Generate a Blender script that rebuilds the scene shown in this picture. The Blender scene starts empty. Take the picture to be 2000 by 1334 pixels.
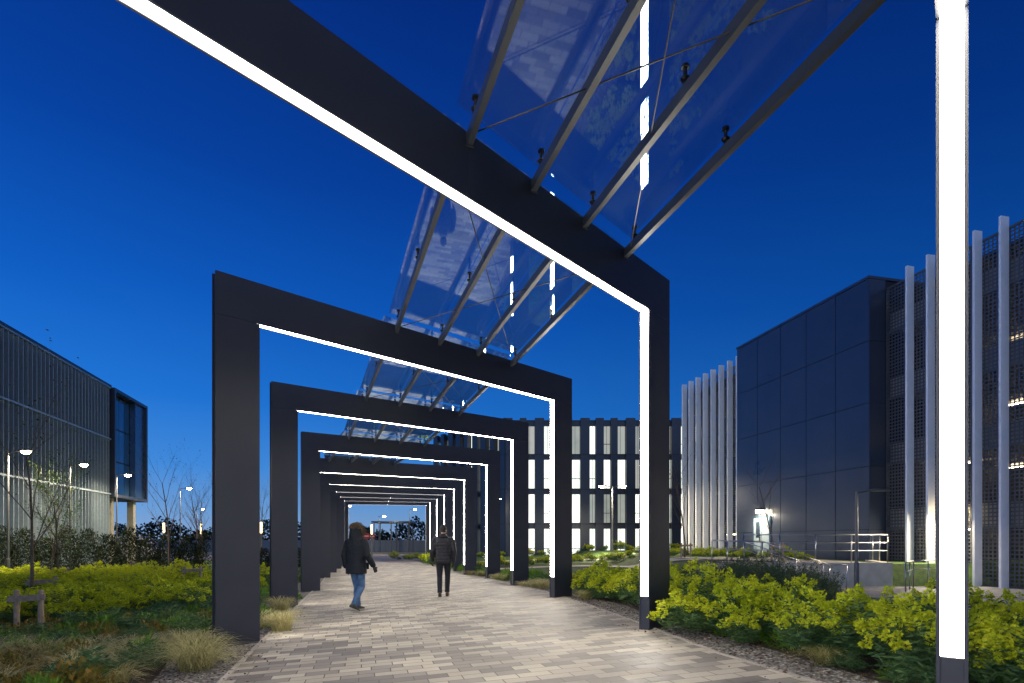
import bpy, math, random
import numpy as np
from mathutils import Vector, Matrix
random.seed(7); rng=np.random.default_rng(11)
S=bpy.context.scene
COL=S.collection
S.view_settings.view_transform='Standard'; S.view_settings.look='None'; S.view_settings.exposure=0

# ---------------------------------------------------------------- terrain
def ss(a,b,x):
    t=min(1,max(0,(x-a)/(b-a))); return t*t*(3-2*t)
def g(X,Y):
    z=.042*min(4,max(-8,X))-.12*ss(12,26,Y)
    k=ss(6.0,8.0,X)
    if k>0:
        w=ss(18.2,19.2,Y) if X<8.4 else ss(21.0,21.4,Y)
        t=-.35+.85*w
        z=z*(1-k)+t*k
    return z
LY=[-6,-1,3,5.66,9.05,14.2,19.2,24,29.5,34,40,46,60]
LX=[-.4,-1.2,-2.2,-2.9,-3.85,-5.3,-6.75,-8.1,-9.7,-11.1,-12.6,-14.0,-17.5]
RY=[-6,-1,2,4.86,6,8.6,13.5,17.5,22.5,27,31,35.5,40,45,50,60]
RX=[5.6,4.3,3.2,2.5,2.19,1.85,1.05,.1,-1.0,-2.5,-3.4,-4.5,-5.5,-6.7,-8.2,-11]
def Lx(y): return float(np.interp(y,LY,LX))
def Rx(y): return float(np.interp(y,RY,RX))

# ---------------------------------------------------------------- materials
def mat(name,color,rough=.5,metal=0,emit=None,es=0,noise=0,nscale=5,bump=0,bscale=20,spec=None,coat=0):
    m=bpy.data.materials.new(name); m.use_nodes=True
    nt=m.node_tree; b=nt.nodes['Principled BSDF']
    b.inputs['Base Color'].default_value=(*color,1); b.inputs['Roughness'].default_value=rough
    b.inputs['Metallic'].default_value=metal
    if spec is not None: b.inputs['Specular IOR Level'].default_value=spec
    if coat: b.inputs['Coat Weight'].default_value=coat
    if emit: b.inputs['Emission Color'].default_value=(*emit,1); b.inputs['Emission Strength'].default_value=es
    if noise or bump:
        tc=nt.nodes.new('ShaderNodeTexCoord')
    if noise:
        n=nt.nodes.new('ShaderNodeTexNoise'); n.inputs['Scale'].default_value=nscale; n.inputs['Detail'].default_value=8
        nt.links.new(tc.outputs['Object'],n.inputs['Vector'])
        r=nt.nodes.new('ShaderNodeValToRGB')
        r.color_ramp.elements[0].position=.3; r.color_ramp.elements[1].position=.7
        r.color_ramp.elements[0].color=(*[c*(1-noise) for c in color],1)
        r.color_ramp.elements[1].color=(*[min(1,c*(1+noise)) for c in color],1)
        nt.links.new(n.outputs['Fac'],r.inputs['Fac']); nt.links.new(r.outputs['Color'],b.inputs['Base Color'])
        mr=nt.nodes.new('ShaderNodeMapRange'); mr.inputs['To Min'].default_value=max(.02,rough-.08); mr.inputs['To Max'].default_value=min(1,rough+.1)
        nt.links.new(n.outputs['Fac'],mr.inputs['Value']); nt.links.new(mr.outputs['Result'],b.inputs['Roughness'])
    if bump:
        n2=nt.nodes.new('ShaderNodeTexNoise'); n2.inputs['Scale'].default_value=bscale; n2.inputs['Detail'].default_value=6
        nt.links.new(tc.outputs['Object'],n2.inputs['Vector'])
        bp=nt.nodes.new('ShaderNodeBump'); bp.inputs['Strength'].default_value=bump; bp.inputs['Distance'].default_value=.03
        nt.links.new(n2.outputs['Fac'],bp.inputs['Height']); nt.links.new(bp.outputs['Normal'],b.inputs['Normal'])
    return m
def leafmat(name,cols,rough=.55,transl=.25):
    m=bpy.data.materials.new(name); m.use_nodes=True; nt=m.node_tree; b=nt.nodes['Principled BSDF']
    ge=nt.nodes.new('ShaderNodeNewGeometry'); oi=nt.nodes.new('ShaderNodeObjectInfo')
    ad=nt.nodes.new('ShaderNodeMath'); ad.operation='MULTIPLY_ADD'; ad.inputs[1].default_value=.6
    ml=nt.nodes.new('ShaderNodeMath'); ml.operation='MULTIPLY'; ml.inputs[1].default_value=.4
    nt.links.new(oi.outputs['Random'],ml.inputs[0]); nt.links.new(ge.outputs['Random Per Island'],ad.inputs[0]); nt.links.new(ml.outputs[0],ad.inputs[2])
    r=nt.nodes.new('ShaderNodeValToRGB'); els=r.color_ramp.elements
    while len(els)<len(cols): els.new(.5)
    for i,c in enumerate(cols): els[i].position=i/(len(cols)-1); els[i].color=(*c,1)
    nt.links.new(ad.outputs[0],r.inputs['Fac']); nt.links.new(r.outputs['Color'],b.inputs['Base Color'])
    b.inputs['Roughness'].default_value=rough; b.inputs['Specular IOR Level'].default_value=.3
    if transl:
        t=nt.nodes.new('ShaderNodeBsdfTranslucent'); mx=nt.nodes.new('ShaderNodeMixShader'); mx.inputs[0].default_value=transl
        nt.links.new(r.outputs['Color'],t.inputs['Color']); nt.links.new(b.outputs[0],mx.inputs[1]); nt.links.new(t.outputs[0],mx.inputs[2])
        nt.links.new(mx.outputs[0],nt.nodes['Material Output'].inputs['Surface'])
    return m
def emis(name,color,s):
    m=bpy.data.materials.new(name); m.use_nodes=True; nt=m.node_tree
    nt.nodes.remove(nt.nodes['Principled BSDF']); e=nt.nodes.new('ShaderNodeEmission')
    e.inputs['Color'].default_value=(*color,1); e.inputs['Strength'].default_value=s
    nt.links.new(e.outputs[0],nt.nodes['Material Output'].inputs['Surface']); return m
def M(nt,op,a,b=None,c=None):
    n=nt.nodes.new('ShaderNodeMath'); n.operation=op
    for i,v in enumerate((a,b,c)):
        if v is None: continue
        if isinstance(v,(int,float)): n.inputs[i].default_value=v
        else: nt.links.new(v,n.inputs[i])
    return n.outputs[0]

def paver_mat(name,ang,PL,PW,tones,clu=1.0):
    m=bpy.data.materials.new(name); m.use_nodes=True; nt=m.node_tree; b=nt.nodes['Principled BSDF']
    tc=nt.nodes.new('ShaderNodeTexCoord'); mp=nt.nodes.new('ShaderNodeMapping'); mp.inputs['Rotation'].default_value=(0,0,ang)
    nt.links.new(tc.outputs['Object'],mp.inputs['Vector']); sp=nt.nodes.new('ShaderNodeSeparateXYZ'); nt.links.new(mp.outputs[0],sp.inputs[0])
    v=M(nt,'DIVIDE',sp.outputs['Y'],PW); row=M(nt,'FLOOR',v); fv=M(nt,'SUBTRACT',v,row)
    off=M(nt,'MULTIPLY',M(nt,'MODULO',row,2.0),.5)
    wr=nt.nodes.new('ShaderNodeTexWhiteNoise'); wr.noise_dimensions='1D'; nt.links.new(row,wr.inputs['W'])
    off=M(nt,'MULTIPLY_ADD',wr.outputs['Value'],.25,off)
    u=M(nt,'ADD',M(nt,'DIVIDE',sp.outputs['X'],PL),off); cell=M(nt,'FLOOR',u); fu=M(nt,'SUBTRACT',u,cell)
    cb=nt.nodes.new('ShaderNodeCombineXYZ'); nt.links.new(cell,cb.inputs[0]); nt.links.new(row,cb.inputs[1])
    wn=nt.nodes.new('ShaderNodeTexWhiteNoise'); wn.noise_dimensions='3D'; nt.links.new(cb.outputs[0],wn.inputs['Vector'])
    cl=nt.nodes.new('ShaderNodeTexNoise'); cl.inputs['Scale'].default_value=.37; cl.inputs['Detail'].default_value=1
    nt.links.new(cb.outputs[0],cl.inputs['Vector'])
    t=M(nt,'ADD',M(nt,'MULTIPLY',wn.outputs['Value'],.7),M(nt,'MULTIPLY',M(nt,'SUBTRACT',cl.outputs['Fac'],.33),.9*clu))
    r=nt.nodes.new('ShaderNodeValToRGB'); r.color_ramp.interpolation='CONSTANT'; els=r.color_ramp.elements
    while len(els)<len(tones): els.new(.5)
    for i,(p,c) in enumerate(tones): els[i].position=p; els[i].color=(*c,1)
    nt.links.new(t,r.inputs['Fac'])
    n=nt.nodes.new('ShaderNodeTexNoise'); n.inputs['Scale'].default_value=120; n.inputs['Detail'].default_value=4; nt.links.new(tc.outputs['Object'],n.inputs['Vector'])
    n3=nt.nodes.new('ShaderNodeTexNoise'); n3.inputs['Scale'].default_value=.9; n3.inputs['Detail'].default_value=8; nt.links.new(tc.outputs['Object'],n3.inputs['Vector'])
    dirt=M(nt,'ADD',M(nt,'MULTIPLY',n.outputs['Fac'],.5),M(nt,'MULTIPLY',n3.outputs['Fac'],.95)); dirt=M(nt,'ADD',dirt,.28)
    mx=nt.nodes.new('ShaderNodeMix'); mx.data_type='RGBA'; mx.blend_type='MULTIPLY'; mx.inputs[0].default_value=1
    nt.links.new(r.outputs['Color'],mx.inputs[6]); cc=nt.nodes.new('ShaderNodeCombineColor')
    for i in range(3): nt.links.new(dirt,cc.inputs[i])
    nt.links.new(cc.outputs[0],mx.inputs[7])
    du=M(nt,'MULTIPLY',M(nt,'MINIMUM',fu,M(nt,'SUBTRACT',1.0,fu)),PL); dv=M(nt,'MULTIPLY',M(nt,'MINIMUM',fv,M(nt,'SUBTRACT',1.0,fv)),PW)
    d=M(nt,'MINIMUM',du,dv); mr=nt.nodes.new('ShaderNodeMapRange'); mr.inputs['From Min'].default_value=.002; mr.inputs['From Max'].default_value=.007
    nt.links.new(d,mr.inputs['Value'])
    mj=nt.nodes.new('ShaderNodeMix'); mj.data_type='RGBA'; nt.links.new(mr.outputs[0],mj.inputs[0]); mj.inputs[6].default_value=(.05,.042,.034,1); nt.links.new(mx.outputs[2],mj.inputs[7])
    nt.links.new(mj.outputs[2],b.inputs['Base Color']); 
    rr=M(nt,'ADD',M(nt,'MULTIPLY',wn.outputs['Value'],.2),.55); nt.links.new(rr,b.inputs['Roughness'])
    h=M(nt,'ADD',M(nt,'MULTIPLY',mr.outputs[0],1.0),M(nt,'ADD',M(nt,'MULTIPLY',n.outputs['Fac'],.3),M(nt,'MULTIPLY',wn.outputs['Value'],.4)))
    bp=nt.nodes.new('ShaderNodeBump'); bp.inputs['Strength'].default_value=.5; bp.inputs['Distance'].default_value=.006
    nt.links.new(h,bp.inputs['Height']); nt.links.new(bp.outputs[0],b.inputs['Normal'])
    return m
def gravel_mat():
    m=bpy.data.materials.new('gravel_chips'); m.use_nodes=True; nt=m.node_tree; b=nt.nodes['Principled BSDF']
    tc=nt.nodes.new('ShaderNodeTexCoord'); v=nt.nodes.new('ShaderNodeTexVoronoi'); v.inputs['Scale'].default_value=30
    nt.links.new(tc.outputs['Object'],v.inputs['Vector']); r=nt.nodes.new('ShaderNodeValToRGB'); els=r.color_ramp.elements; els.new(.5)
    els[0].color=(.14,.12,.10,1); els[1].color=(.38,.35,.31,1); els[2].color=(.7,.67,.62,1)
    sp=nt.nodes.new('ShaderNodeSeparateColor'); nt.links.new(v.outputs['Color'],sp.inputs[0]); nt.links.new(sp.outputs[0],r.inputs['Fac'])
    dk=nt.nodes.new('ShaderNodeMapRange'); dk.inputs['From Min'].default_value=.0; dk.inputs['From Max'].default_value=.6; dk.inputs['To Min'].default_value=1; dk.inputs['To Max'].default_value=.3
    nt.links.new(v.outputs['Distance'],dk.inputs['Value'])
    mx=nt.nodes.new('ShaderNodeVectorMath'); mx.operation='SCALE'; nt.links.new(r.outputs['Color'],mx.inputs[0]); nt.links.new(dk.outputs[0],mx.inputs['Scale'])
    nt.links.new(mx.outputs[0],b.inputs['Base Color'])
    bp=nt.nodes.new('ShaderNodeBump'); bp.invert=True; bp.inputs['Strength'].default_value=1; bp.inputs['Distance'].default_value=.03
    nt.links.new(v.outputs['Distance'],bp.inputs['Height']); nt.links.new(bp.outputs[0],b.inputs['Normal']); b.inputs['Roughness'].default_value=.8
    return m
def mesh_screen_mat(cell=.15):
    m=bpy.data.materials.new('woven_metal_screen'); m.use_nodes=True; nt=m.node_tree; b=nt.nodes['Principled BSDF']
    b.inputs['Base Color'].default_value=(.10,.11,.13,1); b.inputs['Roughness'].default_value=.4; b.inputs['Metallic'].default_value=.4
    tc=nt.nodes.new('ShaderNodeTexCoord'); sp=nt.nodes.new('ShaderNodeSeparateXYZ'); nt.links.new(tc.outputs['UV'],sp.inputs[0])
    fs=[]
    for o in ('X','Y'):
        f=M(nt,'FRACT',M(nt,'DIVIDE',sp.outputs[o],cell)); fs.append(M(nt,'LESS_THAN',M(nt,'ABSOLUTE',M(nt,'SUBTRACT',f,.5)),.31))
    hole=M(nt,'MULTIPLY',fs[0],fs[1]); t=nt.nodes.new('ShaderNodeBsdfTransparent'); mx=nt.nodes.new('ShaderNodeMixShader')
    nt.links.new(hole,mx.inputs[0]); nt.links.new(b.outputs[0],mx.inputs[1]); nt.links.new(t.outputs[0],mx.inputs[2])
    nt.links.new(mx.outputs[0],nt.nodes['Material Output'].inputs['Surface']); return m
def glass_mat(name,tint=(.84,.93,.97),k=1.9):
    m=bpy.data.materials.new(name); m.use_nodes=True; nt=m.node_tree; nt.nodes.remove(nt.nodes['Principled BSDF'])
    ge=nt.nodes.new('ShaderNodeNewGeometry'); dt=nt.nodes.new('ShaderNodeVectorMath'); dt.operation='DOT_PRODUCT'
    nt.links.new(ge.outputs['Incoming'],dt.inputs[0]); nt.links.new(ge.outputs['Normal'],dt.inputs[1])
    c=M(nt,'ABSOLUTE',dt.outputs['Value']); p=M(nt,'POWER',M(nt,'SUBTRACT',1.0,c),5.0)
    f=M(nt,'MINIMUM',M(nt,'MULTIPLY',M(nt,'MULTIPLY_ADD',p,.95,.05),k),1.0)
    tc=nt.nodes.new('ShaderNodeTexCoord'); n=nt.nodes.new('ShaderNodeTexNoise'); n.inputs['Scale'].default_value=1.3; n.inputs['Detail'].default_value=10; nt.links.new(tc.outputs['Object'],n.inputs['Vector'])
    t=nt.nodes.new('ShaderNodeBsdfTransparent'); t.inputs['Color'].default_value=(*tint,1)
    d2=nt.nodes.new('ShaderNodeBsdfDiffuse'); d2.inputs['Color'].default_value=(.35,.58,.72,1)
    mf=nt.nodes.new('ShaderNodeMixShader'); nt.links.new(M(nt,'MULTIPLY',M(nt,'POWER',n.outputs['Fac'],2.5),.13),mf.inputs[0]); nt.links.new(t.outputs[0],mf.inputs[1]); nt.links.new(d2.outputs[0],mf.inputs[2])
    gl=nt.nodes.new('ShaderNodeBsdfGlossy'); gl.inputs['Roughness'].default_value=.0; gl.inputs['Color'].default_value=(.8,.95,1,1)
    mx=nt.nodes.new('ShaderNodeMixShader'); nt.links.new(f,mx.inputs[0]); nt.links.new(mf.outputs[0],mx.inputs[1]); nt.links.new(gl.outputs[0],mx.inputs[2])
    nt.links.new(mx.outputs[0],nt.nodes['Material Output'].inputs['Surface']); return m
def window_lit_mat(name,s):
    m=bpy.data.materials.new(name); m.use_nodes=True; nt=m.node_tree; b=nt.nodes['Principled BSDF']
    b.inputs['Base Color'].default_value=(.03,.04,.05,1); b.inputs['Roughness'].default_value=.08
    ge=nt.nodes.new('ShaderNodeNewGeometry'); tc=nt.nodes.new('ShaderNodeTexCoord')
    n=nt.nodes.new('ShaderNodeTexNoise'); n.inputs['Scale'].default_value=1.1; n.inputs['Detail'].default_value=5; nt.links.new(tc.outputs['Object'],n.inputs['Vector'])
    r=nt.nodes.new('ShaderNodeValToRGB'); els=r.color_ramp.elements; els.new(.5)
    els[0].color=(.30,.34,.34,1); els[1].color=(.72,.78,.68,1); els[2].color=(1,1,.90,1)
    a=M(nt,'ADD',M(nt,'MULTIPLY',ge.outputs['Random Per Island'],.6),M(nt,'MULTIPLY',n.outputs['Fac'],.6))
    nt.links.new(a,r.inputs['Fac']); nt.links.new(r.outputs[0],b.inputs['Emission Color']); b.inputs['Emission Strength'].default_value=s
    return m

m_frame=mat('charcoal_coated_steel',(.030,.034,.049),.42,0,noise=.08,nscale=2,spec=.45)
m_rafter=mat('grey_rafter_paint',(.042,.05,.062),.4,.2)
m_black=mat('black_fitting',(.012,.012,.014),.3,.5)
m_steel=mat('stainless_steel',(.5,.5,.5),.28,1)
m_led=emis('led_diffuser',(1,.92,.79),58)
m_glass=glass_mat('canopy_glass')
m_pave=paver_mat('block_paving',-.26,.33,.165,[(0,(.13,.115,.10)),(.2,(.20,.18,.155)),(.42,(.33,.295,.24)),(.72,(.41,.37,.30))],.7)
m_pave2=paver_mat('dark_block_paving',.3,.4,.2,[(0,(.10,.11,.14)),(.35,(.16,.17,.2)),(.6,(.22,.22,.24))])
m_gravel=gravel_mat()
m_soil=mat('mulch_soil',(.035,.024,.016),.95,noise=.6,nscale=25,bump=1,bscale=30)
m_lawn=mat('lawn_grass',(.06,.12,.02),.9,noise=.45,nscale=6,bump=1,bscale=60)
m_conc=mat('pale_concrete',(.52,.48,.38),.75,noise=.15,nscale=3,bump=.2)
m_kerb=mat('kerb_stone',(.34,.31,.27),.8,noise=.15,nscale=8)
m_asph=mat('asphalt',(.05,.05,.052),.85,noise=.2,nscale=30,bump=.3,bscale=120)
m_whitel=mat('road_paint',(.75,.75,.72),.6,noise=.1)
m_panel=mat('dark_blue_cladding',(.06,.076,.11),.3,.45,noise=.08,nscale=.6)
m_opanel=mat('navy_facade_panel',(.022,.032,.055),.35,.2,noise=.1,nscale=.6)
m_panelL=mat('blue_metal_cladding',(.07,.14,.23),.25,.6,noise=.1,nscale=.5)
m_core=mat('facade_backing',(.012,.013,.016),.7)
m_white=mat('white_fin_paint',(.88,.88,.89),.5,noise=.04)
m_slab=mat('car_park_concrete',(.32,.30,.26),.8,noise=.15)
m_screen=mesh_screen_mat()
m_tube=emis('fluorescent_tube',(1,.80,.50),26)
m_finL=mat('grey_metal_fin',(.32,.40,.45),.4,.3,noise=.1)
m_fence=mat('blue_grey_fence_panel',(.12,.15,.19),.6,noise=.1)
m_dglass=mat('dark_glazing',(.02,.03,.045),.05,.0,spec=.8)
m_bglass=mat('blue_window',(.03,.14,.3),.08,.3)
m_win=window_lit_mat('lit_office_window',1.8)
m_windim=window_lit_mat('dim_office_window',.45)
m_wood=mat('weathered_timber',(.26,.20,.14),.85,noise=.3,nscale=12,bump=.4,bscale=40)
m_bark=mat('bark',(.12,.09,.065),.9,noise=.3,nscale=20,bump=.5)
m_pole=mat('galvanised_pole',(.12,.125,.13),.45,.5)
m_lamp=emis('lamp_lens',(1,.80,.48),200)
m_col=emis('column_light_lens',(1,.72,.34),5)
m_whitecar=mat('white_vehicle_paint',(.7,.7,.7),.25,coat=.6)
m_tyre=mat('tyre',(.02,.02,.02),.8)
m_red=mat('sign_red',(.6,.02,.02),.4)

# ---------------------------------------------------------------- mesh builder
class MB:
    def __init__(s): s.v=[]; s.f=[]; s.mi=[]; s.mats=[]; s.uv={}
    def m(s,mt):
        if mt not in s.mats: s.mats.append(mt)
        return s.mats.index(mt)
    def box(s,o,a,b,c,mt):
        o=Vector(o);a=Vector(a);b=Vector(b);c=Vector(c); n=len(s.v); k=s.m(mt)
        if a.cross(b).dot(c)<0: a,b=b,a
        s.v+=[o,o+a,o+a+b,o+b,o+c,o+a+c,o+a+b+c,o+b+c]
        for q in ((0,3,2,1),(4,5,6,7),(0,1,5,4),(1,2,6,5),(2,3,7,6),(3,0,4,7)): s.f.append(tuple(n+i for i in q)); s.mi.append(k)
    def bx(s,x0,x1,y0,y1,z0,z1,mt): s.box((x0,y0,z0),(x1-x0,0,0),(0,y1-y0,0),(0,0,z1-z0),mt)
    def quad(s,a,b,c,d,mt,uv=None):
        n=len(s.v); s.v+=[Vector(a),Vector(b),Vector(c),Vector(d)]; s.f.append((n,n+1,n+2,n+3)); s.mi.append(s.m(mt))
        if uv: s.uv[len(s.f)-1]=uv
    def loft(s,rings,mt,n=16,sup=2.0):
        k=s.m(mt); base=len(s.v)
        for c,ax,ay in rings:
            for i in range(n):
                t=2*math.pi*i/n; ct,st=math.cos(t),math.sin(t)
                e=2/sup
                s.v.append(Vector(c)+Vector(ax)*(math.copysign(abs(ct)**e,ct))+Vector(ay)*(math.copysign(abs(st)**e,st)))
        for j in range(len(rings)-1):
            for i in range(n):
                a=base+j*n+i; b=base+j*n+(i+1)%n; s.f.append((a,b,b+n,a+n)); s.mi.append(k)
        s.f.append(tuple(base+i for i in range(n))[::-1]); s.mi.append(k)
        l=base+(len(rings)-1)*n; s.f.append(tuple(l+i for i in range(n))); s.mi.append(k)
    def tube(s,pts,rad,mt,n=8,flat=1.0):
        pts=[Vector(p) for p in pts]; rings=[]; ref=None
        if isinstance(rad,(int,float)): rad=[rad]*len(pts)
        for i,p in enumerate(pts):
            d=(pts[min(i+1,len(pts)-1)]-pts[max(i-1,0)])
            d=d.normalized() if d.length>1e-9 else Vector((0,0,1))
            if ref is None: ref=Vector((1,0,0)) if abs(d.x)<.8 else Vector((0,1,0))
            ax=(ref-d*ref.dot(d)).normalized(); ay=d.cross(ax); ref=ax
            rings.append((p,ax*rad[i],ay*rad[i]*flat))
        s.loft(rings,mt,n)
    def ell(s,c,r,mt,n=16,m=10):
        c=Vector(c); rings=[]
        for j in range(m+1):
            t=math.pi*(.02+.96*j/m)-math.pi/2
            rings.append((c+Vector((0,0,r[2]*math.sin(t))),Vector((r[0]*math.cos(t),0,0)),Vector((0,r[1]*math.cos(t),0))))
        s.loft(rings,mt,n)
    def obj(s,name,parent=None,smooth=False,loc=None,rz=0):
        me=bpy.data.meshes.new(name); me.from_pydata([tuple(v) for v in s.v],[],s.f)
        for mt in s.mats: me.materials.append(mt)
        me.polygons.foreach_set('material_index',s.mi)
        if smooth: me.polygons.foreach_set('use_smooth',[True]*len(s.f))
        if s.uv:
            ul=me.uv_layers.new(name='UVMap')
            for fi,uv in s.uv.items():
                for li,u in zip(me.polygons[fi].loop_indices,uv): ul.data[li].uv=u
        me.update(); o=bpy.data.objects.new(name,me); COL.objects.link(o)
        if parent: o.parent=parent
        if loc: o.location=loc
        o.rotation_euler[2]=rz
        return o
def empty(name,loc=(0,0,0),rz=0):
    e=bpy.data.objects.new(name,None); e.empty_display_size=.3; e.location=loc; e.rotation_euler[2]=rz; COL.objects.link(e); return e
def quads_obj(name,V,mi,mats,parent=None,link=True):
    N=len(V); me=bpy.data.meshes.new(name); me.vertices.add(N*4); me.vertices.foreach_set('co',np.asarray(V,dtype=np.float32).reshape(-1))
    me.loops.add(N*4); me.loops.foreach_set('vertex_index',np.arange(N*4,dtype=np.int32))
    me.polygons.add(N); me.polygons.foreach_set('loop_start',np.arange(0,N*4,4,dtype=np.int32))
    for mt in mats: me.materials.append(mt)
    me.polygons.foreach_set('material_index',np.asarray(mi,dtype=np.int32)); me.update(calc_edges=True); me.validate()
    if not link: return me
    o=bpy.data.objects.new(name,me); COL.objects.link(o)
    if parent: o.parent=parent
    return o
def leaves(P,D,L,W):
    P=np.asarray(P,float); D=np.asarray(D,float); D=D/np.linalg.norm(D,axis=1,keepdims=True)
    R=rng.normal(size=P.shape); Sd=np.cross(D,R); Sd/=np.linalg.norm(Sd,axis=1,keepdims=True)+1e-9
    L=np.broadcast_to(np.asarray(L,float).reshape(-1,1),(len(P),1)); W=np.broadcast_to(np.asarray(W,float).reshape(-1,1),(len(P),1))
    mid=P+D*L*.5
    return np.stack([P,mid+Sd*W*.5,P+D*L,mid-Sd*W*.5],axis=1)

# ---------------------------------------------------------------- ground
def lines(a,b,step): return list(np.arange(a,b+1e-6,step))
gx=sorted(set([-900,-400,-200,-120,-80,-60,-45,-35,-28]+[round(v,3) for v in lines(-24,22,.5)]+[8.4,8.42]+[26,32,40,60,100,200,400,900]))
gy=sorted(set([-300,-100,-50,-20,-10]+[round(v,3) for v in lines(-6,50,.5)]+[21.2,21.4]+[55,60,70,80,90,110,150,250,500,1500]))
def gridsheet(name,xs,ys,mt,dz,hf=g):
    me=bpy.data.meshes.new(name); nx=len(xs)
    v=[(x,y,hf(x,y)+dz) for y in ys for x in xs]
    f=[(j*nx+i,j*nx+i+1,(j+1)*nx+i+1,(j+1)*nx+i) for j in range(len(ys)-1) for i in range(nx-1)]
    me.from_pydata(v,[],f); me.materials.append(mt); o=bpy.data.objects.new(name,me); COL.objects.link(o); return o
gridsheet('ground',gx,gy,m_lawn,0)
gridsheet('planting_bed_soil',[x for x in gx if -60<=x<=0],[y for y in gy if -10<=y<=36],m_soil,.008)
gridsheet('planting_bed_soil',[x for x in gx if .5<=x<=8],[y for y in gy if -10<=y<=15],m_soil,.008)
def strip(name,fl,fr,ys,mt,dz,n=16):
    v=[];f=[]
    for y in ys:
        a,b=fl(y),fr(y)
        for i in range(n+1):
            x=a+(b-a)*i/n; v.append((x,y,g(x,y)+dz))
    for j in range(len(ys)-1):
        for i in range(n): q=j*(n+1)+i; f.append((q,q+1,q+n+2,q+n+1))
    me=bpy.data.meshes.new(name); me.from_pydata(v,[],f); me.materials.append(mt); o=bpy.data.objects.new(name,me); COL.objects.link(o); return o
py=lines(-6,56,.25)
strip('paved_path',Lx,Rx,py,m_pave,.034,20)
strip('gravel_strip',lambda y:Lx(y)-1.0-.25*math.sin(y*.9),lambda y:Lx(y)-.04,py,m_gravel,.02,6)
strip('gravel_strip',lambda y:Rx(y)+.04,lambda y:Rx(y)+.55+.12*math.sin(y*1.3),py,m_gravel,.02,6)
for F in (Lx,Rx):
    mb=MB()
    for a,b in zip(py[:-1],py[1:]):
        xa,xb=F(a),F(b); za=g(xa,a); zb=g(xb,b); s=-1 if F is Lx else 1
        for (x0,z0,y0,x1,z1,y1) in ((xa,za,a,xb,zb,b),):
            p=[(x0,y0,z0+.045),(x0+s*.05,y0,z0+.045),(x1+s*.05,y1,z1+.045),(x1,y1,z1+.045)]
            mb.quad(*(p if s>0 else p[::-1]),m_kerb)
            mb.quad((x0,y0,z0-.02),(x1,y1,z1-.02),(x1,y1,z1+.045),(x0,y0,z0+.045),m_kerb)
            mb.quad((x0+s*.05,y0,z0-.02),(x1+s*.05,y1,z1-.02),(x1+s*.05,y1,z1+.045),(x0+s*.05,y0,z0+.045),m_kerb)
    mb.obj('path_edging')
gridsheet('plaza_pavement',lines(-44,-6,2),lines(56,84,2),m_pave,.03)
gridsheet('road',[-300,-150,-80,-60,-45,-35,-28,-24,-20,-10,0,10,22,60,150],[86,90,96],m_asph,.02)
mb=MB()
mb.bx(-150,60,84.6,85.0,-.6,.02-.3+.14,m_kerb); mb.obj('road_kerb')
mb=MB()
for i in range(-40,20): mb.bx(i*4,i*4+2,90.9,91.05,g(i*4,91)+.03,g(i*4,91)+.034,m_whitel)
mb.obj('road_marking')
def ribbon(name,pts,w,mt,dz):
    P=[Vector((x,y,0)) for x,y in pts]; out=[]
    for i in range(len(P)-1):
        for t in np.linspace(0,1,12,endpoint=False): 
            p0=P[max(i-1,0)];p1=P[i];p2=P[i+1];p3=P[min(i+2,len(P)-1)]
            out.append(.5*((2*p1)+(-p0+p2)*t+(2*p0-5*p1+4*p2-p3)*t*t+(-p0+3*p1-3*p2+p3)*t**3))
    out.append(P[-1]); v=[];f=[]
    for i,p in enumerate(out):
        d=(out[min(i+1,len(out)-1)]-out[max(i-1,0)]).normalized(); nrm=Vector((-d.y,d.x,0))
        for k in (-1,-.33,.33,1):
            q=p+nrm*w*.5*k; v.append((q.x,q.y,g(q.x,q.y)+dz))
    for i in range(len(out)-1):
        for k in range(3): a=i*4+k; f.append((a,a+1,a+5,a+4))
    me=bpy.data.meshes.new(name); me.from_pydata(v,[],f); me.materials.append(mt); o=bpy.data.objects.new(name,me); COL.objects.link(o)
ribbon('footpath',[(-2.2,30.5),(2,31),(6,29),(9,25.5),(11,23)],1.6,m_conc,.03)
ribbon('footpath',[(-6,44),(0,44),(6,41),(11,38)],1.8,m_conc,.03)
ribbon('footpath',[(6.5,17.8),(6.9,19.8),(7.8,21.5)],1.2,m_conc,.05)

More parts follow.
